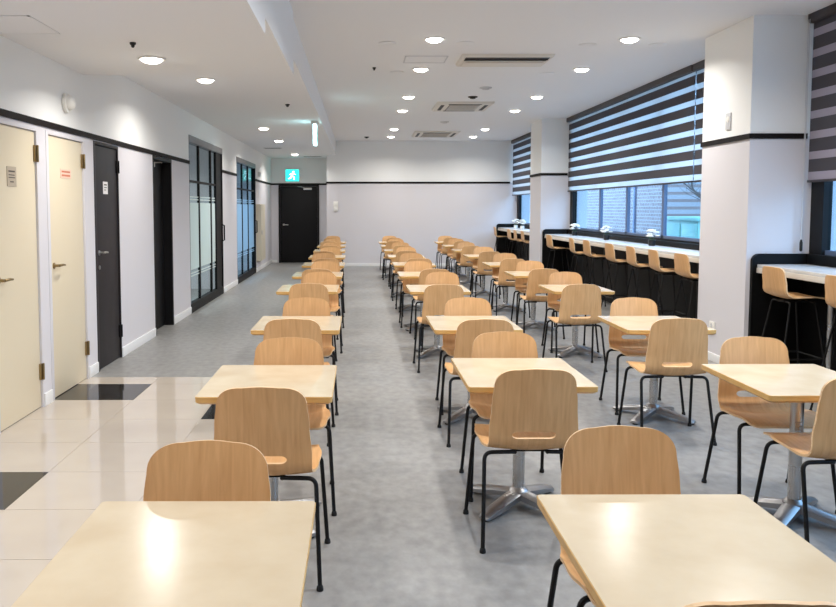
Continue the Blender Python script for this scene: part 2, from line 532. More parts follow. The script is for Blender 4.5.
# emergency lamp
o = empty('emergency_wall_lamp', (XL + .001, 6.77, 2.42))
m = MB(); m.lathe([(.075, 0), (.082, .012), (.08, .03), (.07, .035)], (0, 0, 0), 28, axis='x'); m.build('base', M['white_plastic'], o)
m = MB(); m.lathe([(.062, .035), (.06, .055), (.045, .075), (.02, .085), (.003, .087)], (0, 0, 0), 28, axis='x'); m.build('dome', M['white_plastic'], o)
tag(o, 'round white emergency lamp on the left wall above the cream doors', 'wall lamp')
o = empty('wall_speaker', (XL + .001, 19.6, 2.36))
m = MB(); m.box(0, .06, -.09, .09, -.06, .06); m.build('housing', M['white_plastic'], o, bevel=.01)
m = MB(); m.box(.06, .063, -.07, .07, -.045, .045); m.build('grille', M['grey_plastic'], o)
tag(o, 'small white wall speaker beyond the last glass door', 'speaker')
# electrical cabinet
o = empty('wall_mounted_cabinet', (XL + .001, 19.6, .26))
m = MB(); m.box(0, .10, -.42, .42, 0, 1.37); m.build('body', M['panel'], o, bevel=.004)
m = MB(); m.box(.10, .118, -.40, .40, .02, 1.35); dr = m.build('door', M['panel'], o, bevel=.004)
m = MB(); m.box(.118, .135, -.36, -.32, .64, .74); m.build('handle', M['silver'], dr, bevel=.003)
tag(o, 'tall cream electrical cabinet on the left wall near the back corner', 'cabinet')
# switch on back wall
o = empty('light_switch', (-.61, YB - .001, 1.58))
m = MB(); m.box(-.06, .06, -.012, 0, -.13, .13); m.build('plate', M['white_plastic'], o, bevel=.004)
for zz in (-.06, .06):
    m = MB(); m.box(-.035, .035, -.02, -.012, zz - .04, zz + .04); m.build('button', M['white_plastic'], o, bevel=.003)
tag(o, 'white double switch plate on the back wall right of the black door', 'light switch')
# pillar details
o = empty('pillar_sensor', (PX - .001, 7.8, 2.38))
m = MB(); m.box(-.012, 0, -.05, .05, -.08, .08); m.build('plate', M['grey_plastic'], o, bevel=.004)
m = MB(); m.lathe([(.03, -.012), (.027, -.016), (.012, -.018)], (0, 0, 0.02), 20, axis='x'); m.build('dial', M['white_plastic'], o)
tag(o, 'small grey sensor plate high on the near pillar', 'sensor')
o = empty('wall_outlet', (PX - .001, 8.02, .34))
m = MB(); m.box(-.012, 0, -.06, .06, -.06, .06); m.build('plate', M['white_plastic'], o, bevel=.004)
for zz in (-.026, .026):
    m = MB(); m.lathe([(.018, -.012), (.018, -.016), (.012, -.016), (.012, -.013)], (0, 0, zz), 16, axis='x'); m.build('socket', M['grey_plastic'], o)
tag(o, 'white wall outlet low on the near pillar', 'outlet')

# ------------------------------------------------------------------ exit signs
def figure(m, fn, s, mi=0):
    """simple running figure in (u, v), unit height about 1"""
    circ = [(0.12 + .1 * math.cos(2 * PI * k / 14), .86 + .1 * math.sin(2 * PI * k / 14)) for k in range(14)]
    m.prism([(u * s, v * s) for u, v in circ], fn, 0, .004, mi)
    for p in ([(-.08, .72), (.14, .74), (.04, .40), (-.14, .42)], [(-.12, .46), (.02, .46), (.26, .28), (.16, .2)], [(.16, .28), (.27, .26), (.22, -.02), (.12, .0)],
              [(-.14, .46), (.0, .42), (-.14, .14), (-.26, .18)], [(-.26, .22), (-.16, .14), (-.44, .06), (-.46, .14)],
              [(.1, .74), (.14, .66), (.36, .52), (.38, .6)], [(-.08, .72), (-.04, .64), (-.3, .52), (-.32, .6)]):
        m.prism([(u * s, v * s) for u, v in p], fn, 0, .004, mi)
o = empty('exit_sign', (-1.86, YD - .002, 2.445))
m = MB(); m.box(-.20, .20, -.05, 0, -.175, .175); m.build('housing', M['grey_plastic'], o, bevel=.006)
m = MB(); m.box(-.185, .185, -.054, -.05, -.16, .16); pn = m.build('lit_panel', M['exit'], o)
m = MB(); figure(m, lambda u, v, d: (u, -.0545 - d, v - .12), .25); m.build('pictogram', M['exit_white'], pn, smooth=False)
tag(o, 'lit green exit sign with a running figure above the black back door', 'exit sign')
o = empty('exit_sign', (-.705, 12.95, 2.92))
m = MB(); m.box(-.05, .05, -.19, .19, -.05, -.001); m.build('mount', M['silver'], o, bevel=.004)
m = MB(); m.box(-.022, .022, -.175, .175, -.37, -.05); m.build('lit_panel', M['exit_white'], o, bevel=.003)
m = MB(); figure(m, lambda u, v, d: (.0225 + d, u, v - .33), .24)
figure(m, lambda u, v, d: (-.0225 - d, u, v - .33), .24); m.build('pictogram', M['exit'], o, smooth=False)
tag(o, 'lit blade exit sign hanging edge-on from the lowered ceiling', 'exit sign')

# ------------------------------------------------------------------ ceiling fittings
LAMP_W = 26.0
def add_light(parent, energy, size, color=(1, .965, .91), z=-.046):
    l = bpy.data.lights.new('lamp_glow', 'AREA')
    l.shape = 'DISK'; l.size = size; l.energy = energy; l.color = color
    l.spread = math.radians(150)
    o = bpy.data.objects.new('lamp_glow', l)
    COL.objects.link(o); o.parent = parent; o.location = (0, 0, z)
    return o
dl0 = None
ORD = ['first', 'second', 'third', 'fourth', 'fifth', 'sixth', 'seventh', 'eighth', 'ninth', 'tenth']
def downlight(x, y, z, label, group, energy=LAMP_W, color=(1, .965, .91)):
    global dl0
    if dl0 is None:
        o = empty('ceiling_downlight', (x, y, z))
        m = MB(); m.lathe([(.082, -.001), (.108, -.001), (.110, -.006), (.104, -.012), (.084, -.010)], n=36, cap=False); m.build('trim_ring', M['white_plastic'], o)
        m = MB(); m.lathe([(.0, -.004), (.086, -.004), (.085, -.012), (.070, -.026), (.045, -.036), (.0, -.040)], n=36, cap=False); m.build('diffuser', M['lamp'], o)  # bulged downwards so the lamp looks taller, imitating its glare
        add_light(o, energy, .16, color)
        dl0 = o
    else:
        o = copy_tree(dl0); o.location = (x, y, z)
        for ch in o.children:
            if ch.type == 'LIGHT' and (abs(energy - LAMP_W) > .1 or color != (1, .965, .91)):
                ch.data = ch.data.copy(); ch.data.energy = energy; ch.data.color = color
    if label: tag(o, label, 'ceiling light', group)
    return o
MY = [8.40, 10.2, 12.72, 14.5, 17.9, 19.75]
for k, y in enumerate(MY):
    downlight(.78, y, ZC, 'round downlight, %s in view of the main ceiling\'s left line' % ORD[k], 'downlights in the main ceiling')
for k, y in enumerate(MY):
    downlight(2.80, y, ZC, 'round downlight, %s in view of the main ceiling\'s window-side line' % ORD[k], 'downlights in the main ceiling')
LY = [(6.45, 2.73), (8.70, 2.92), (13.95, 2.92), (16.55, 2.92), (20.7, 2.92)]
for k, (y, z) in enumerate(LY):
    downlight(-1.645, y, z, 'round downlight, %s in view along the lowered left ceiling' % ORD[k], 'downlights in the lowered ceiling', 20)
# lamps of the same ceilings beyond the frame, behind and above the viewer
for k, y in enumerate((5.7, 3.9, 1.4)):
    for x, s in ((.78, 'left'), (2.80, 'window-side')):
        downlight(x, y, ZC, 'round downlight beyond the frame, %s back from view on the %s line' % (ORD[k], s), 'downlights in the main ceiling', LAMP_W * (.6 if k == 2 else 1))
for k, y in enumerate((3.6, 1.2)):
    downlight(-1.645, y, 2.60, 'round downlight beyond the frame, %s back from view on the lowered ceiling' % ORD[k], 'downlights in the lowered ceiling', 20)
# lamps added in the side rooms to brighten the glass doors
downlight(-4.0, 13.0, 2.9, 'round downlight added to brighten the side room behind the first glass door', 'added side room lights', 75)
downlight(-4.0, 17.6, 2.9, 'blue downlight added to brighten the side room behind the second glass door', 'added side room lights', 80, (.6, .8, 1))  # blue lamp added in place of daylight in that room

def cassette(x0, x1, y0, y1, label, wide):
    cx, cy = (x0 + x1) / 2, (y0 + y1) / 2; w, d = (x1 - x0) / 2, (y1 - y0) / 2
    o = empty('ceiling_air_conditioner', (cx, cy, ZC))
    m = MB()
    m.hexa([(-w, -d, -.001), (w, -d, -.001), (w, d, -.001), (-w, d, -.001)], [(-w + .02, -d + .02, -.035), (w - .02, -d + .02, -.035), (w - .02, d - .02, -.035), (-w + .02, d - .02, -.035)])
    m.build('panel', M['ac_body'], o, bevel=.004)
    if wide:
        m = MB(); m.box(-w + .05, w - .05, -d + .05, -d + .26, -.037, -.034); m.build('air_slot', M['dark_plastic'], o)
        m = MB()
        m.box(-w + .05, w - .05, -d + .14, -d + .17, -.045, -.037); m.build('louvre', M['dark_plastic'], o)
        m = MB(); m.box(-w + .06, w - .06, 0, d - .06, -.045, -.036); m.build('front_flap', M['ac_body'], o, bevel=.004)
    else:
        m = MB(); m.box(-w + .22, w - .22, -d + .2, d - .2, -.040, -.034); g = m.build('intake_grille', M['ac_grille'], o)
        m = MB()
        for k in range(9):
            yy = -d + .22 + (2 * d - .44) * k / 8
            m.box(-w + .23, w - .23, yy - .012, yy + .012, -.046, -.040)
        m.build('grille_slats', M['ac_body'], g)
        for sx in (-1, 1):
            m = MB(); m.box(sx * (w - .11) - .03, sx * (w - .11) + .03, -d + .2, d - .2, -.039, -.034); m.build('air_slot', M['dark_plastic'], o)
        for sy in (-1, 1):
            m = MB(); m.box(-w + .2, w - .2, sy * (d - .11) - .03, sy * (d - .11) + .03, -.039, -.034); m.build('air_slot', M['dark_plastic'], o)
    tag(o, label, 'air conditioner')
cassette(1.17, 2.23, 9.2, 9.86, 'nearest ceiling air conditioner, with one long dark slot', True)
cassette(1.29, 2.24, 13.3, 14.4, 'square ceiling air conditioner with grey grille, second from the front', False)
cassette(1.27, 2.32, 18.35, 19.65, 'farthest ceiling air conditioner, close to the back wall', False)
o = empty('access_hatch', (.78, 9.55, ZC))
m = MB()
w, d_ = .25, .22
for (x0, x1, y0, y1) in ((-w, w, -d_, -d_ + .015), (-w, w, d_ - .015, d_), (-w, -w + .015, -d_, d_), (w - .015, w, -d_, d_)):
    m.box(x0, x1, y0, y1, -.006, -.0005)
m.build('frame', M['grey_plastic'], o)
m = MB(); m.box(-w + .018, w - .018, -d_ + .018, d_ - .018, -.003, -.0005); m.build('panel', M['ceil'], o)
tag(o, 'square access hatch in the main ceiling beside the nearest air conditioner', 'hatch')
o = empty('access_hatch', (-1.985, 4.77, 2.60))
m = MB(); w = .18
for (x0, x1, y0, y1) in ((-w, w, .14, .155), (-w, w, -.3, -.285), (w - .015, w, -.3, .155), (-w, -w + .015, -.3, .155)):
    m.box(x0, x1, y0, y1, -.004, -.0005)
m.build('frame', M['ceil'], o)
m = MB(); m.box(-w + .018, w - .018, -.282, .137, -.003, -.0005); m.build('panel', M['ceil'], o)
tag(o, 'square access hatch in the lowest part of the left ceiling', 'hatch')
def detector(x, y, z, mat, r, label, name='smoke_detector'):
    o = empty(name, (x, y, z))
    m = MB(); m.lathe([(r, -.001), (r, -.012), (r * .8, -.018)], n=20); m.build('base', mat, o)
    m = MB(); m.lathe([(r * .6, -.018), (r * .55, -.032), (r * .2, -.038)], n=20); m.build('sensor', mat, o)
    tag(o, label, 'detector')
detector(1.79, 12.72, ZC, M['dark_plastic'], .075, 'dark smoke detector on the ceiling before the second air conditioner')
detector(1.84, 11.75, ZC, M['grey_plastic'], .09, 'pale grey smoke detector between the two nearer air conditioners')
detector(1.74, 16.4, ZC, M['grey_plastic'], .09, 'pale grey smoke detector between the two farther air conditioners')
detector(.19, 19.9, ZC, M['dark_plastic'], .06, 'small dark ceiling detector near the back wall beside the bulkhead')
detector(.19, 10.1, ZC, M['dark_plastic'], .022, 'tiny dark ceiling sensor left of the access hatch', 'ceiling_sprinkler')
detector(-1.62, 5.83, 2.73, M['dark_plastic'], .022, 'tiny dark ceiling sprinkler beside the nearest lowered ceiling light', 'ceiling_sprinkler')
detector(-.95, 10.75, 2.92, M['dark_plastic'], .03, 'small dark sprinkler in the lowered ceiling before the blade exit sign', 'ceiling_sprinkler')
for k, (x, y) in enumerate(((.30, 8.62), (1.13, 8.62), (.49, 10.45), (2.45, 8.7), (3.2, 8.7), (2.45, 10.55))):  # flat discs where thin marks sit beside the downlights
    o = empty('ceiling_disc', (x, y, ZC))
    m = MB(); m.lathe([(.095, -.0005), (.1, -.004), (.09, -.008)], n=24); m.build('ring', M['ceil'], o)
    m = MB(); m.lathe([(.08, -.008), (.07, -.011)], n=24); m.build('disc_cover', M['ceil'], o)
    tag(o, ['flat white ceiling disc left of the nearest left-line downlight', 'flat white ceiling disc right of the nearest left-line downlight', 'flat white ceiling disc beside the second left-line downlight',
            'flat white ceiling disc left of the nearest window-side downlight', 'flat white ceiling disc right of the nearest window-side downlight', 'flat white ceiling disc beside the second window-side downlight'][k], 'ceiling speaker')
for (x0, x1, y, lab) in ((-2.2, -1.78, 18.6, 'slim dark slot vent in the lowered ceiling before the last glass door'), (-1.5, -1.0, 21.6, 'slim slot vent in the ceiling above the black back door')):
    o = empty('ceiling_vent', ((x0 + x1) / 2, y, 2.92))
    w = (x1 - x0) / 2
    m = MB(); m.box(-w, w, -.08, .08, -.008, -.0005); m.build('frame', M['grey_plastic'], o)
    m = MB(); m.box(-w + .03, w - .03, -.05, .05, -.010, -.008); m.build('slot', M['dark_plastic'], o)
    tag(o, lab, 'vent')

# ------------------------------------------------------------------ windows, blinds, counters
BAYS = [(PIL[0][1], PIL[1][0]), (PIL[1][1], PIL[2][0]), (PIL[2][1], YB)]
WINM = [[1.9, 3.8, 5.6], [9.6, 11.05, 12.55, 13.95], [18.0, 19.5]]
for i, (a, c) in enumerate(BAYS):
    f = MB()
    x0, x1 = XR - .01, XR + .04
    zb, zt = 1.075, ZC
    f.box(x0 - .03, x1 + .08, a, c, zb, zb + .05, 1)
    f.box(x0, x1, a, c, zt - .06, zt, 1)
    f.box(x0 - .03, x1, a, a + .19, zb + .05, zt, 1); f.box(x0 - .03, x1, c - .20, c, zb + .05, zt, 1)
    for m_ in WINM[i]:
        f.box(x0, x1, m_ - .035, m_ + .035, zb + .05, zt - .06, 0)
    f.box(x0, x1, a + .19, c - .20, zb + .05, zb + .09, 0)
    w = struct(f.build('window_%d' % (i + 1), [M['win_frame'], M['frame_blk']], smooth=False))
    g = MB()
    g.box(x0 + .02, x0 + .028, a + .19, c - .20, zb + .09, zt - .06)
    g.build('glass', M['glass'], w, smooth=False)

def blind(y0, y1, zbot, label, group, closed=False, cord=False, x=4.11):  # closed picks the greyer version of the sheer bands
    o = empty('zebra_blind', (x, (y0 + y1) / 2, ZC - .002))
    w = (y1 - y0) / 2 - .0015
    m = MB()
    m.prism(rrect(-.055, .05, -.08, 0, .02, 5, (1, 1, 0, 0)), lambda u, v, d: (u, d, v), -w, w)
    m.build('headrail', M['blind_rail'], o)
    m = MB()
    top = ZC - .08 - .002
    per, dk = .183, .114
    z = zbot + .02
    k = 0
    m2 = []
    while z < top - .001:
        h = (per - dk) if k % 2 == 0 else dk
        if k == 0: h = .075
        z2 = min(z + h, top)
        m.box(-.0012, .0012, -w, w, z - ZC, z2 - ZC, k % 2)
        z = z2; k += 1
    m.build('fabric', [M['zebra_grey'] if closed else M['zebra_sheer'], M['zebra_dark']], o, smooth=False)
    m = MB(); m.box(-.012, .012, -w, w, zbot - ZC, zbot + .022 - ZC); m.build('bottom_rail', M['blind_rail'], o, bevel=.003)
    if cord:
        m = MB()
        for s in (-.01, .012):
            m.tube([(-.06, w - .03 + s, -.05), (-.06, w - .03 + s * .8, -1.2), (-.06, w - .03 + s * .3, -2.05)], .003, 6)
        cd = m.build('pull_cord', M['grey_plastic'], o)
        m = MB(); m.lathe([(.006, .03), (.013, .0), (.013, -.07), (.006, -.08)], (-.06, w - .03, -2.06), 12); m.build('cord_weight', M['dark_plastic'], cd)
    tag(o, label, 'blind', group)
ys = [15.775, 14.32, 12.82, 11.36, 9.88, 8.41]
lab = ['at the far end of the middle window', 'second from the far end of the middle window', 'in the centre of the middle window', 'second from the near pillar in the middle window', 'beside the near pillar in the middle window']
for k in range(5):
    blind(ys[k + 1], ys[k], 1.86, 'striped roller blind ' + lab[k], 'blinds of the middle window', x=4.11 + (.012 if k == 4 else 0))
blind(5.9, 7.34, 1.78, 'striped roller blind at the right edge, right of the near pillar', 'blinds of the near window', closed=True, cord=True)
for k, (a, c) in enumerate(((16.80, 18.2), (18.2, 19.6), (19.6, 21.0))):
    blind(a, c, 1.86, 'striped roller blind in the far window, ' + ['beside the far pillar', 'middle of three', 'beside the back wall'][k], 'blinds of the far window', x=4.02)

# counters along the windows
CZ = 1.03
CNAME = ['near', 'middle', 'far']
for i, (a, c) in enumerate(BAYS):
    a0 = a + .01 if i else a + .4
    o = empty('window_counter', (3.66, (a0 + c) / 2, 0))
    L = (c - a0) / 2
    m = MB(); m.box(0, .50, -L + .002, L - .05, CZ - .03, CZ); m.build('worktop', M['counter'], o, bevel=.003)
    m = MB(); m.box(-.006, .03, -L + .002, L - .05, CZ - .078, CZ - .031); m.build('front_edge', M['counter_edge'], o, bevel=.003)
    m = MB(); m.box(.455, .50, -L + .002, L - .05, CZ + .001, CZ + (.095 if i == 0 else .07)); m.build('upstand', M['blk_panel'], o, bevel=.004)
    m = MB(); m.prism(rrect(-.04, .50, 0.002, CZ + .095, .07, 8, (0, 0, 0, 1)), lambda u, v, d: (u, d, v), L - .045, L - .002); m.build('end_panel', M['blk_panel'], o)
    m = MB()
    n = max(2, round(2 * L / 1.2))
    for k in range(n):
        p0 = -L + 2 * L * k / n; p1 = -L + 2 * L * (k + 1) / n
        m.box(.42, .45, p0 + .004, min(p1 - .004, L - .05), .003, CZ - .033)
    m.build('back_panel', M['blk_panel'], o, bevel=.002)
    if i == 0:
        m = MB(); m.lathe([(.028, .003), (.028, CZ - .035)], (.30, L - .72, 0), 16); m.build('support_post', M['chrome'], o)
    tag(o, ['window counter right of the near pillar, at the right edge', 'long window counter between the two pillars', 'window counter between the far pillar and the back wall'][i], 'counter')

# ------------------------------------------------------------------ flowers on the counters
def flower_pot(x, y, r, potmat, label, group, rnd):
    o = empty('flower_pot', (x, y, CZ + .001))
    m = MB(); m.lathe([(.035, 0), (.045, .005), (.05, .075), (.045, .08), (.042, .07)], n=20); m.build('pot', potmat, o)
    m = MB()
    for k in range(5):
        a = 2 * PI * k / 5
        m.tube([(0, 0, .05), (.03 * math.cos(a), .03 * math.sin(a), .10), (.05 * math.cos(a), .05 * math.sin(a), .13)], .003, 5)
    m.build('stems', M['leaf'], o)
    m = MB()
    for k in range(22):
        th = rnd.uniform(0, 2 * PI); ph = rnd.uniform(-.2, PI / 2)
        cx, cy, cz = r * math.cos(ph) * math.cos(th), r * math.cos(ph) * math.sin(th), .135 + 1.0 * r * math.sin(ph)
        for q in range(5):
            a = th + 2 * PI * q / 5; e = .024
            px, py, pz = cx + .018 * math.cos(a), cy + .018 * math.sin(a), cz + .006
            m.lathe([(.002, -.008), (.016, -.004), (.018, .004), (.003, .010)], (px, py, pz), 7)
    m.build('blossoms', M['petal'], o)
    tag(o, label, 'flower pot', group)
rnd = random.Random(3)
flower_pot(3.98, 10.85, .075, M['soil'], 'white flowers in a black pot nearest the near pillar on the middle counter', 'flower pots on the counters', rnd)
flower_pot(3.98, 12.85, .075, M['soil'], 'white flowers in a black pot, middle one on the middle counter', 'flower pots on the counters', rnd)
flower_pot(3.98, 14.75, .075, M['soil'], 'white flowers in a black pot nearest the far pillar on the middle counter', 'flower pots on the counters', rnd)
flower_pot(3.92, 19.2, .085, M['white_plastic'], 'white flowers in a white cup on the far counter, nearer the pillar', 'flower pots on the counters', rnd)
flower_pot(3.92, 20.0, .085, M['white_plastic'], 'white flowers in a white cup on the far counter, nearer the back wall', 'flower pots on the counters', rnd)

# ------------------------------------------------------------------ plywood shells
def in_poly(p, poly):
    x, y = p; r = False
    for i in range(len(poly)):
        x1, y1 = poly[i]; x2, y2 = poly[i - 1]
        if (y1 > y) != (y2 > y) and x < (x2 - x1) * (y - y1) / (y2 - y1) + x1: r = not r
    return r

def seg_dist(p, poly):
    best = 9
    P = Vector(p)
    for i in range(len(poly)):
        a = Vector(poly[i - 1]); b_ = Vector(poly[i]); ab = b_ - a
        t = max(0, min(1, (P - a).dot(ab) / max(ab.length_squared, 1e-12)))
        best = min(best, (P - a - ab * t).length)
    return best

class Profile:
    """side profile of a bent plywood shell: heading angle along the arc length"""
    def __init__(s, keys, y0, z0, total, ds=.002):
        s.ds = ds; s.p = []; y, z = y0, z0
        n = int(total / ds) + 2
        for i in range(n):
            v = i * ds
            for (v0, a0), (v1, a1) in zip(keys, keys[1:]):
                if v <= v1 or (v1, a1) == keys[-1]:
                    t = min(1, max(0, (v - v0) / (v1 - v0))); ang = math.radians(a0 + (a1 - a0) * t); break
            s.p.append((y, z, ang))
            y -= math.cos(ang) * ds; z += math.sin(ang) * ds
    def at(s, v):
        i = min(max(v / s.ds, 0), len(s.p) - 1.001); k = int(i); t = i - k
        a, b_ = s.p[k], s.p[k + 1]
        return tuple(a[j] + (b_[j] - a[j]) * t for j in range(3))

def shell_piece(name, mats, parent, prof, poly, holes, curve, thick, cut_v, step=.022):
    pts = [Vector(p) for p in poly]; edges = [(i, (i + 1) % len(poly)) for i in range(len(poly))]
    for h in holes:
        o = len(pts); pts += [Vector(p) for p in h]; edges += [(o + i, o + (i + 1) % len(h)) for i in range(len(h))]
    us = [p[0] for p in poly]; vs = [p[1] for p in poly]
    v = min(vs) + step * .5
    while v < max(vs):
        u = -math.floor(max(us) / step) * step
        while u < max(us):
            q = (u, v)
            if in_poly(q, poly) and seg_dist(q, poly) > step * .4 and not any(in_poly(q, h) or seg_dist(q, h) < step * .4 for h in holes):
                pts.append(Vector(q))
            u += step
        v += step
    V, E_, F, *_ = delaunay_2d_cdt(pts, edges, [], 0, 1e-6)
    tris = []
    for f in F:
        c = sum((V[i] for i in f), Vector((0, 0))) / len(f)
        if in_poly(c, poly) and not any(in_poly(c, h) for h in holes): tris.append(f)
    def P(u, v, off):
        y, z, a = prof.at(v)
        k = curve(u, v) + off
        return (u, y + math.sin(a) * k, z + math.cos(a) * k)
    m = MB()
    n = len(V)
    vs_ = [P(q.x, q.y, 0) for q in V] + [P(q.x, q.y, -thick) for q in V]
    fs = [tuple(f) for f in tris] + [tuple(i + n for i in reversed(f)) for f in tris]
    cnt = {}
    for f in tris:
        for i in range(3):
            e = (f[i], f[(i + 1) % 3]); cnt[tuple(sorted(e))] = cnt.get(tuple(sorted(e)), []) + [e]
    rim = [c[0] for c in cnt.values() if len(c) == 1]
    rimf = []
    for a, c in rim:
        if abs(V[a].y - cut_v) < 1e-5 and abs(V[c].y - cut_v) < 1e-5: continue
        rimf.append((c, a, a + n, c + n))
    m.add(vs_, fs, 0); m.f += [list(f) for f in rimf]; m.m += [1] * len(rimf)
    return m.build(name, mats, parent, angle=50)

def interp(tab, v):
    for (a, x), (c, y) in zip(tab, tab[1:]):
        if v <= c:
            t = (v - a) / (c - a); t = max(0, min(1, t)); t = t * t * (3 - 2 * t)
            return x + (y - x) * t
    return tab[-1][1]

def shell(parent, keys, y0, z0, total, cut, width, rf, rt, slot, ck, thick=.011):
    prof = Profile(keys, y0, z0, total)
    N = 14
    def side(v0, v1, n): return [(interp(width, v0 + (v1 - v0) * i / n), v0 + (v1 - v0) * i / n) for i in range(n + 1)]
    # seat outline
    right = []
    wf = interp(width, rf)
    for i in range(9):
        a = PI / 2 * i / 8
        right.append((wf - rf + rf * math.sin(a), rf - rf * math.cos(a)))
    right += side(rf, cut, N)[1:]
    seam = [interp(width, cut) * (1 - 2 * i / 16) for i in range(1, 16)]
    poly = right + [(u, cut) for u in seam] + [(-u, v) for u, v in reversed(right)]
    curve = lambda u, v: interp(ck, v) * u * u
    shell_piece('seat', [M['ply'], M['ply_edge']], parent, prof, poly, [], curve, thick, cut)
    right = side(cut, total - rt, N)
    wt = interp(width, total - rt)
    for i in range(1, 11):
        a = PI / 2 * i / 10
        # slightly squared corner and a faintly crowned top edge
        c_, s_ = math.cos(a) ** .85, math.sin(a) ** .85
        right.append((wt - rt * 1.1 + rt * 1.1 * c_, total - rt + rt * s_ * .94))
    topu = wt - rt * 1.1
    right += [(topu * (1 - i / 5), total - rt * .06 + rt * .06 * math.sin(i / 5 * PI / 2)) for i in range(1, 5)]
    poly = right + [(0, total)] + [(-u, v) for u, v in reversed(right)] + [(-u, cut) for u in seam]
    holes = []
    if slot:
        hw, v0, v1 = slot
        r = (v1 - v0) / 2
        h = []
        for i in range(9):
            a = -PI / 2 + PI * i / 8; h.append((hw - r * 1.6 + r * 1.6 * math.cos(a), (v0 + v1) / 2 + r * math.sin(a)))
        for i in range(9):
            a = PI / 2 + PI * i / 8; h.append((-hw + r * 1.6 + r * 1.6 * math.cos(a), (v0 + v1) / 2 + r * math.sin(a)))
        holes = [h]
    shell_piece('backrest', [M['ply'], M['ply_edge']], parent, prof, poly, holes, curve, thick, cut)
    return prof

def bend_path(a, b_, c, r, n=6):
    """polyline a-b-c with the corner at b rounded"""
    a, b_, c = Vector(a), Vector(b_), Vector(c)
    d1 = (a - b_).normalized(); d2 = (c - b_).normalized()
    p0, p2 = b_ + d1 * r, b_ + d2 * r
    out = [a]
    for i in range(n + 1):
        t = i / n
        out.append(p0 * (1 - t) ** 2 + b_ * 2 * t * (1 - t) + p2 * t * t)
    out.append(c)
    return out

# dining chair, facing +Y, origin on the floor
CT = .783
def make_chair():
    o = empty('dining_chair', (0, 0, 0))
    keys = [(0, 22), (.05, 2), (.12, -5), (.32, -7), (.455, 80), (.58, 80), (CT, 83)]
    width = [(0, .205), (.06, .214), (.18, .232), (.31, .224), (.41, .202), (.48, .202), (.60, .193), (CT, .174)]
    ck = [(0, .1), (.12, .35), (.32, .5), (.43, .1), (.53, .45), (CT, .75)]
    shell(o, keys, .232, .452, CT, .385, width, .05, .10, (.1, .450, .484), ck)
    R = .0095
    for s in (-1, 1):
        for (fx, fy, tx, ty, ix) in ((.25, .21, .226, .13, .07), (.236, -.25, .216, -.145, .07)):
            zt = .438 if fy > 0 else .428
            pts = bend_path((s * fx, fy, .014), (s * tx, ty, zt), (s * ix, ty * .96, zt + .001), .036)
            m = MB(); m.tube(pts, R, 10)
            lg = m.build('leg', M['black_steel'], o)
            m = MB(); m.lathe([(.014, 0.0), (.0145, .006), (.0125, .018), (.010, .022)], (s * fx, fy, 0), 12); m.build('foot_cap', M['rubber'], lg)
    m = MB()
    for s in (-1, 1):
        m.tube([(s * .075, .142, .437), (s * .075, 0, .431), (s * .075, -.142, .427)], .009, 8)
    m.box(-.085, .085, -.12, .12, .424, .431)
    m.build('seat_frame', M['black_steel'], o)
    return o

# table, origin on the floor under its centre
TW, TD, TH, BO = .308, .365, .70, -.04
def make_table():
    o = empty('dining_table', (0, 0, 0))
    m = MB()
    m.prism(rrect(-TW, TW, -TD, TD, .012, 4), lambda u, v, d: (u, v, d), TH - .006, TH)
    m.build('tabletop', M['cream_top'], o, smooth=False)
    m = MB()
    P = lambda e, z: [(u, v, z) for u, v in rrect(-TW - e, TW + e, -TD - e, TD + e, .014, 4)]
    m.rings([P(-.03, TH - .036), P(-.012, TH - .036), P(.001, TH - .026), P(.002, TH - .002), P(.0002, TH - .0006), P(.0002, TH - .006), P(-.03, TH - .0065)])
    m.build('edge_band', M['top_edge'], o)
    m = MB()
    m.lathe([(.031, .085), (.031, TH - .05)], (0, BO, 0), n=24)
    m.build('column', M['chrome'], o)
    m = MB(); m.box(-.13, .13, BO - .13, BO + .13, TH - .046, TH - .037); m.tube([(-.16, BO, TH - .052), (.16, BO, TH - .052)], .014, 8); m.build('mount_plate', M['black_steel'], o)
    m = MB(); m.lathe([(.05, .052), (.055, .06), (.052, .085), (.040, .098), (.030, .104)], (0, BO, 0), n=24); m.build('hub', M['cast'], o)
    for k in range(4):
        a = PI / 4 + k * PI / 2 + (.0)
        ca, sa = math.cos(a), math.sin(a)
        W = lambda t, w, z: (t * ca - w * sa, t * sa + w * ca + BO, z)
        rs = []
        for t, w, zt, zb in ((.03, .042, .088, .045), (.10, .041, .076, .038), (.20, .038, .058, .022), (.275, .034, .040, .011), (.30, .031, .034, .010), (.31, .024, .028, .012)):
            rs.append([W(t, -w, zb), W(t, w, zb), W(t, w, zt - .012), W(t, w * .45, zt), W(t, -w * .45, zt), W(t, -w, zt - .012)])
        m = MB(); m.rings(rs)
        ft = m.build('foot', M['cast'], o, angle=40)
        m = MB(); m.lathe([(.018, 0), (.018, .012)], (.285 * ca, .285 * sa + BO, 0), 12); m.build('glide', M['rubber'], ft)
    return o

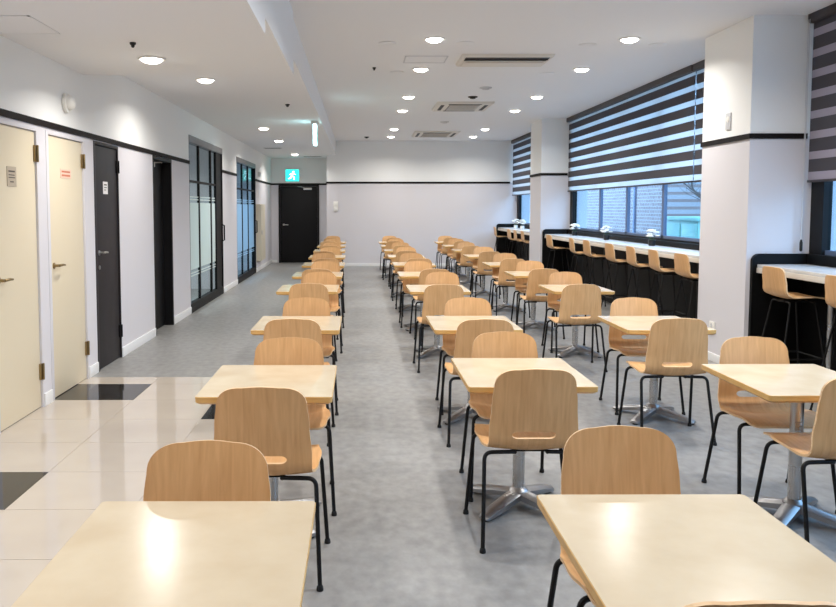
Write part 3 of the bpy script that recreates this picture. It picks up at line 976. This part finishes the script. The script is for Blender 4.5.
chair0, table0 = make_chair(), make_table()
used = {'c': False, 't': False}
def put(kind, proto, x, y, rz, label, cat, group):
    if not used[kind]: o = proto; used[kind] = True
    else: o = copy_tree(proto)
    o.location = (x, y, 0); o.rotation_euler = (0, 0, rz)
    tag(o, label, cat, group)
    return o
rj = random.Random(11)
ROWS = {
 'left row': dict(X=[-.435, -.43, -.445, -.53, -.52, -.53, -.55, -.58, -.61, -.63], Y=[2.27, 4.28, 6.24, 8.79, 10.57, 12.4, 14.3, 16.25, 18.2, 20.1],
    near=[None, (-.392, 3.12), (-.428, 5.07), (-.476, 7.47), (-.485, 9.24), (-.46, 11.15), None, None, None, None],
    far=[(-.458, 2.41), (-.372, 4.29), (-.408, 6.22), (-.426, 8.74), (-.442, 10.42), None, None, None, None, None], n0=0, skip_near=(0,)),
 'middle row': dict(X=[.835, .83, .835, .825, .815, .825, .82, .81, .80, .80], Y=[2.32, 4.48, 6.25, 8.78, 10.6, 12.47, 14.41, 16.35, 18.25, 20.15],
    near=[(.742, 1.385), (.785, 3.47), (.81, 5.05), (.79, 7.36), (.88, 9.25), None, None, None, None, None],
    far=[(.845, 2.57), (.827, 4.53), (.84, 6.16), (.90, 8.67), (.78, 10.55), None, None, None, None, None], skip_near=()),
 'window row': dict(X=[2.17, 2.18, 2.29, 2.25, 2.23, 2.2, 2.2, 2.2, 2.2], Y=[4.3, 6.24, 8.8, 10.66, 12.47, 14.5, 16.4, 18.25, 20.15],
    near=[(2.15, 3.32), (2.075, 5.085), (2.07, 7.38), (2.17, 9.27), (2.16, 11.1), (2.13, 12.97), (2.1, 14.9), None, None],
    far=[(2.15, 4.35), (2.14, 6.23), (2.24, 8.67), (2.22, 10.4), (2.22, 12.2), (2.19, 14.1), None, None, None], skip_near=()),
}
for row, R in ROWS.items():
    for i, (x, y) in enumerate(zip(R['X'], R['Y'])):
        tb = put('t', table0, x, y - TD, PI if row == 'middle row' and i == 0 else 0, 'cream topped cafe table with steel cross base, %s from the front in the %s' % (ORD[i], row), 'table', 'cafe tables')
        if row == 'middle row' and i == 0:      # this base stands turned by an eighth
            for ch in tb.children:
                if ch.name.startswith('foot'):
                    ch.rotation_euler.z = PI / 4
                    ch.location = (BO * math.sin(PI / 4), BO - BO * math.cos(PI / 4), 0)
        if i not in R['skip_near']:
            nx, ny = (R['near'][i][0] * 1.009, R['near'][i][1] * 1.009) if R['near'][i] else (x + rj.uniform(-.04, .04), y - .73 - .44)
            put('c', chair0, nx, ny + .25, rj.uniform(-.03, .03), 'plywood chair with its back to us at the %s table of the %s' % (ORD[i], row), 'chair', 'plywood chairs at the tables')
        fx, fy = (R['far'][i][0] * 1.009, R['far'][i][1] * 1.009) if R['far'][i] else (x + rj.uniform(-.03, .05), y + .13)
        fx, fy = fx * max(1, (y + .115) / fy), max(fy, y + .115)
        put('c', chair0, fx, fy - .25, PI + rj.uniform(-.03, .03), 'plywood chair facing us behind the %s table of the %s' % (ORD[i], row), 'chair', 'plywood chairs at the tables')

# ------------------------------------------------------------------ bar stools (facing +X, towards the window)
def make_stool():
    o = empty('bar_stool', (0, 0, 0))
    T = .575
    keys = [(0, 20), (.05, 0), (.25, -6), (.385, 78), (T, 82)]
    width = [(0, .18), (.06, .185), (.2, .195), (.3, .188), (.42, .178), (T, .165)]
    ck = [(0, .1), (.12, .35), (.26, .5), (.36, .1), (.45, .45), (T, .7)]
    shell(o, keys, .19, .80, T, .31, width, .045, .07, None, ck)
    for sx in (-1, 1):
        for (fy, ty) in ((.21, .11), (-.22, -.10)):
            m = MB(); m.tube(bend_path((sx * .215, fy, .012), (sx * .135, ty, .766), (sx * .04, ty, .768), .03), .008, 8)
            lg = m.build('leg', M['black_steel'], o)
            m = MB(); m.lathe([(.012, 0), (.012, .014), (.009, .018)], (sx * .215, fy, 0), 10); m.build('foot_cap', M['rubber'], lg)
    m = MB()
    t = .30 / .752
    c = [(.215 - .08 * t, .21 - .10 * t), (-.215 + .08 * t, .21 - .10 * t), (-.215 + .08 * t, -.22 + .12 * t), (.215 - .08 * t, -.22 + .12 * t)]
    for k in range(4):
        m.tube([(*c[k], .30), (*c[(k + 1) % 4], .30)], .007, 8)
    m.build('footrest', M['black_steel'], o)
    m = MB(); m.box(-.07, .07, -.12, .12, .762, .774); m.build('seat_frame', M['black_steel'], o)
    return o
stool0 = make_stool()
first = True
def stool(y, label, x=3.655):
    global first
    o = stool0 if first else copy_tree(stool0)
    first = False
    o.location = (x, y, 0); o.rotation_euler = (0, 0, -PI / 2 + rj.uniform(-.06, .06))
    tag(o, label, 'bar stool', 'bar stools at the window counters')
stool(6.69, 'plywood bar stool at the near counter, beside the near pillar')
stool(5.77, 'plywood bar stool cut by the right edge of the photo at the near counter')
for k, y in enumerate((8.62, 9.43, 10.23, 11.11, 12.23, 13.08, 14.65)):
    stool(y, 'plywood bar stool at the middle counter, %s from the near pillar' % ORD[k])
for k, y in enumerate((17.05, 17.85, 18.6, 20.5)):
    stool(y, 'plywood bar stool at the far counter, %s from the far pillar' % ORD[k])

# ------------------------------------------------------------------ outside
b = MB(); b.box(4.5, 60, -25, 70, -.15, -.05)
struct(b.build('ground', M['asphalt'], smooth=False))
o = empty('brick_building', (8.0, 20.9, -.05))
m = MB(); m.box(0, 7, 0, 8.5, 0, 7); m.build('wall', M['brick'], o, smooth=False)
m = MB(); m.box(-.12, 7.1, -.1, 8.6, 7, 7.25); m.build('roof', M['concrete'], o, bevel=.02)
m = MB(); m.box(-.06, .0, 2.2, 2.32, 0, 7); m.build('downpipe', M['win_frame'], o, bevel=.01)
tag(o, 'pale brick building outside the middle window', 'building')
o = empty('white_building', (8.4, 30.2, -.05))
m = MB(); m.box(0, 6, 0, 9, 0, 8); m.build('wall', M['white_render'], o, smooth=False)
for k in range(3):
    m = MB(); m.box(-.04, .02, .8 + 2.6 * k, 2.2 + 2.6 * k, .9, 2.6); w = m.build('window', M['win_frame'], o, bevel=.01)
    m = MB(); m.box(-.05, -.04, .9 + 2.6 * k, 2.1 + 2.6 * k, 1.0, 2.5); m.build('pane', M['glass'], w)
tag(o, 'white building outside, beyond the brick one', 'building')
o = empty('utility_box', (7.0, 17.35, -.05))
m = MB(); m.box(0, 1.0, -.85, .85, 0, 1.32); m.build('body', M['teal_box'], o, bevel=.02)
m = MB(); m.box(-.05, 1.05, -.9, .9, 1.32, 1.40); m.build('lid', M['teal_box'], o, bevel=.015)
for s in (-1, 1):
    m = MB(); m.box(-.025, 0, s * .42 - .38, s * .42 + .38, .1, 1.25); dd = m.build('door', M['teal_box'], o, bevel=.008)
    m = MB(); m.box(-.045, -.025, s * .08 - .015, s * .08 + .015, .6, .75); m.build('handle', M['silver'], dd, bevel=.003)
tag(o, 'teal utility box outside the middle window beside the near pillar', 'utility box')
def bare_tree(x, y, h, seed, label):
    rd = random.Random(seed)
    o = empty('bare_tree', (x, y, -.05))
    t = MB(); br = MB()
    t.tube([(0, 0, 0), (.05, .03, h * .25), (-.03, .06, h * .5), (.04, 0, h * .8)], [.13, .10, .08, .04], 8)
    t.build('trunk', M['bark'], o)
    def grow(p, d, L, r, lev):
        pts = [p]; q = p.copy()
        for i in range(4):
            q = q + d * (L / 4); d = (d + Vector((rd.uniform(-.25, .25), rd.uniform(-.25, .25), rd.uniform(-.1, .25)))).normalized(); pts.append(q.copy())
        br.tube(pts, [r, r * .85, r * .7, r * .55, r * .35], 5)
        if lev < 3:
            for k in range(4):
                s = pts[rd.randint(1, 4)]
                grow(s, (d + Vector((rd.uniform(-1, 1), rd.uniform(-1, 1), rd.uniform(-.3, .7)))).normalized(), L * .62, r * .55, lev + 1)
    for k in range(9):
        a = rd.uniform(0, 2 * PI); z = h * rd.uniform(.18, .75)
        grow(Vector((0, 0, z)), Vector((math.cos(a), math.sin(a), .55)).normalized(), h * .33, .04, 0)
    br.build('branches', M['bark'], o)
    tag(o, label, 'tree')
bare_tree(8.6, 18.6, 4.2, 4, 'bare branching tree outside behind the teal utility box')
bare_tree(9.8, 16.4, 4.6, 9, 'bare tree outside, right of the teal utility box')
o = empty('garden_wall', (15.0, 5, -.05))
m = MB(); m.box(0, .4, -22, 15.6, 0, 4.2); m.build('wall', M['concrete'], o, smooth=False)
m = MB(); m.box(-.08, .48, -22.1, 15.7, 4.2, 4.35); m.build('coping', M['concrete'], o, bevel=.02)
tag(o, 'grey boundary wall outside, far behind the bare trees', 'wall')

# ------------------------------------------------------------------ world and camera
w = bpy.data.worlds.new('sky'); SC.world = w
w.use_nodes = True
bg = w.node_tree.nodes['Background']
bg.inputs['Color'].default_value = (.41, .65, 1.0, 1)
bg.inputs['Strength'].default_value = 6.5

F_PX, PPX, PPY = 800.0, 362.0, 262.0
cam = bpy.data.cameras.new('camera')
cam.sensor_fit = 'HORIZONTAL'; cam.sensor_width = 36.0
cam.lens = F_PX / 836 * 36
cam.shift_x = (418 - PPX) / 836
cam.shift_y = -(303.5 - PPY) / 836
cam.clip_start = .05; cam.clip_end = 300
co = bpy.data.objects.new('camera', cam); COL.objects.link(co)
co.location = (0, 0, 1.55)
co.rotation_euler = (math.radians(90 - 3.897), 0, math.radians(-.215))
SC.camera = co
vs = SC.view_settings
vs.view_transform = 'Standard'; vs.look = 'None'; vs.gamma = 1; vs.use_curve_mapping = False
vs.exposure = 0.12
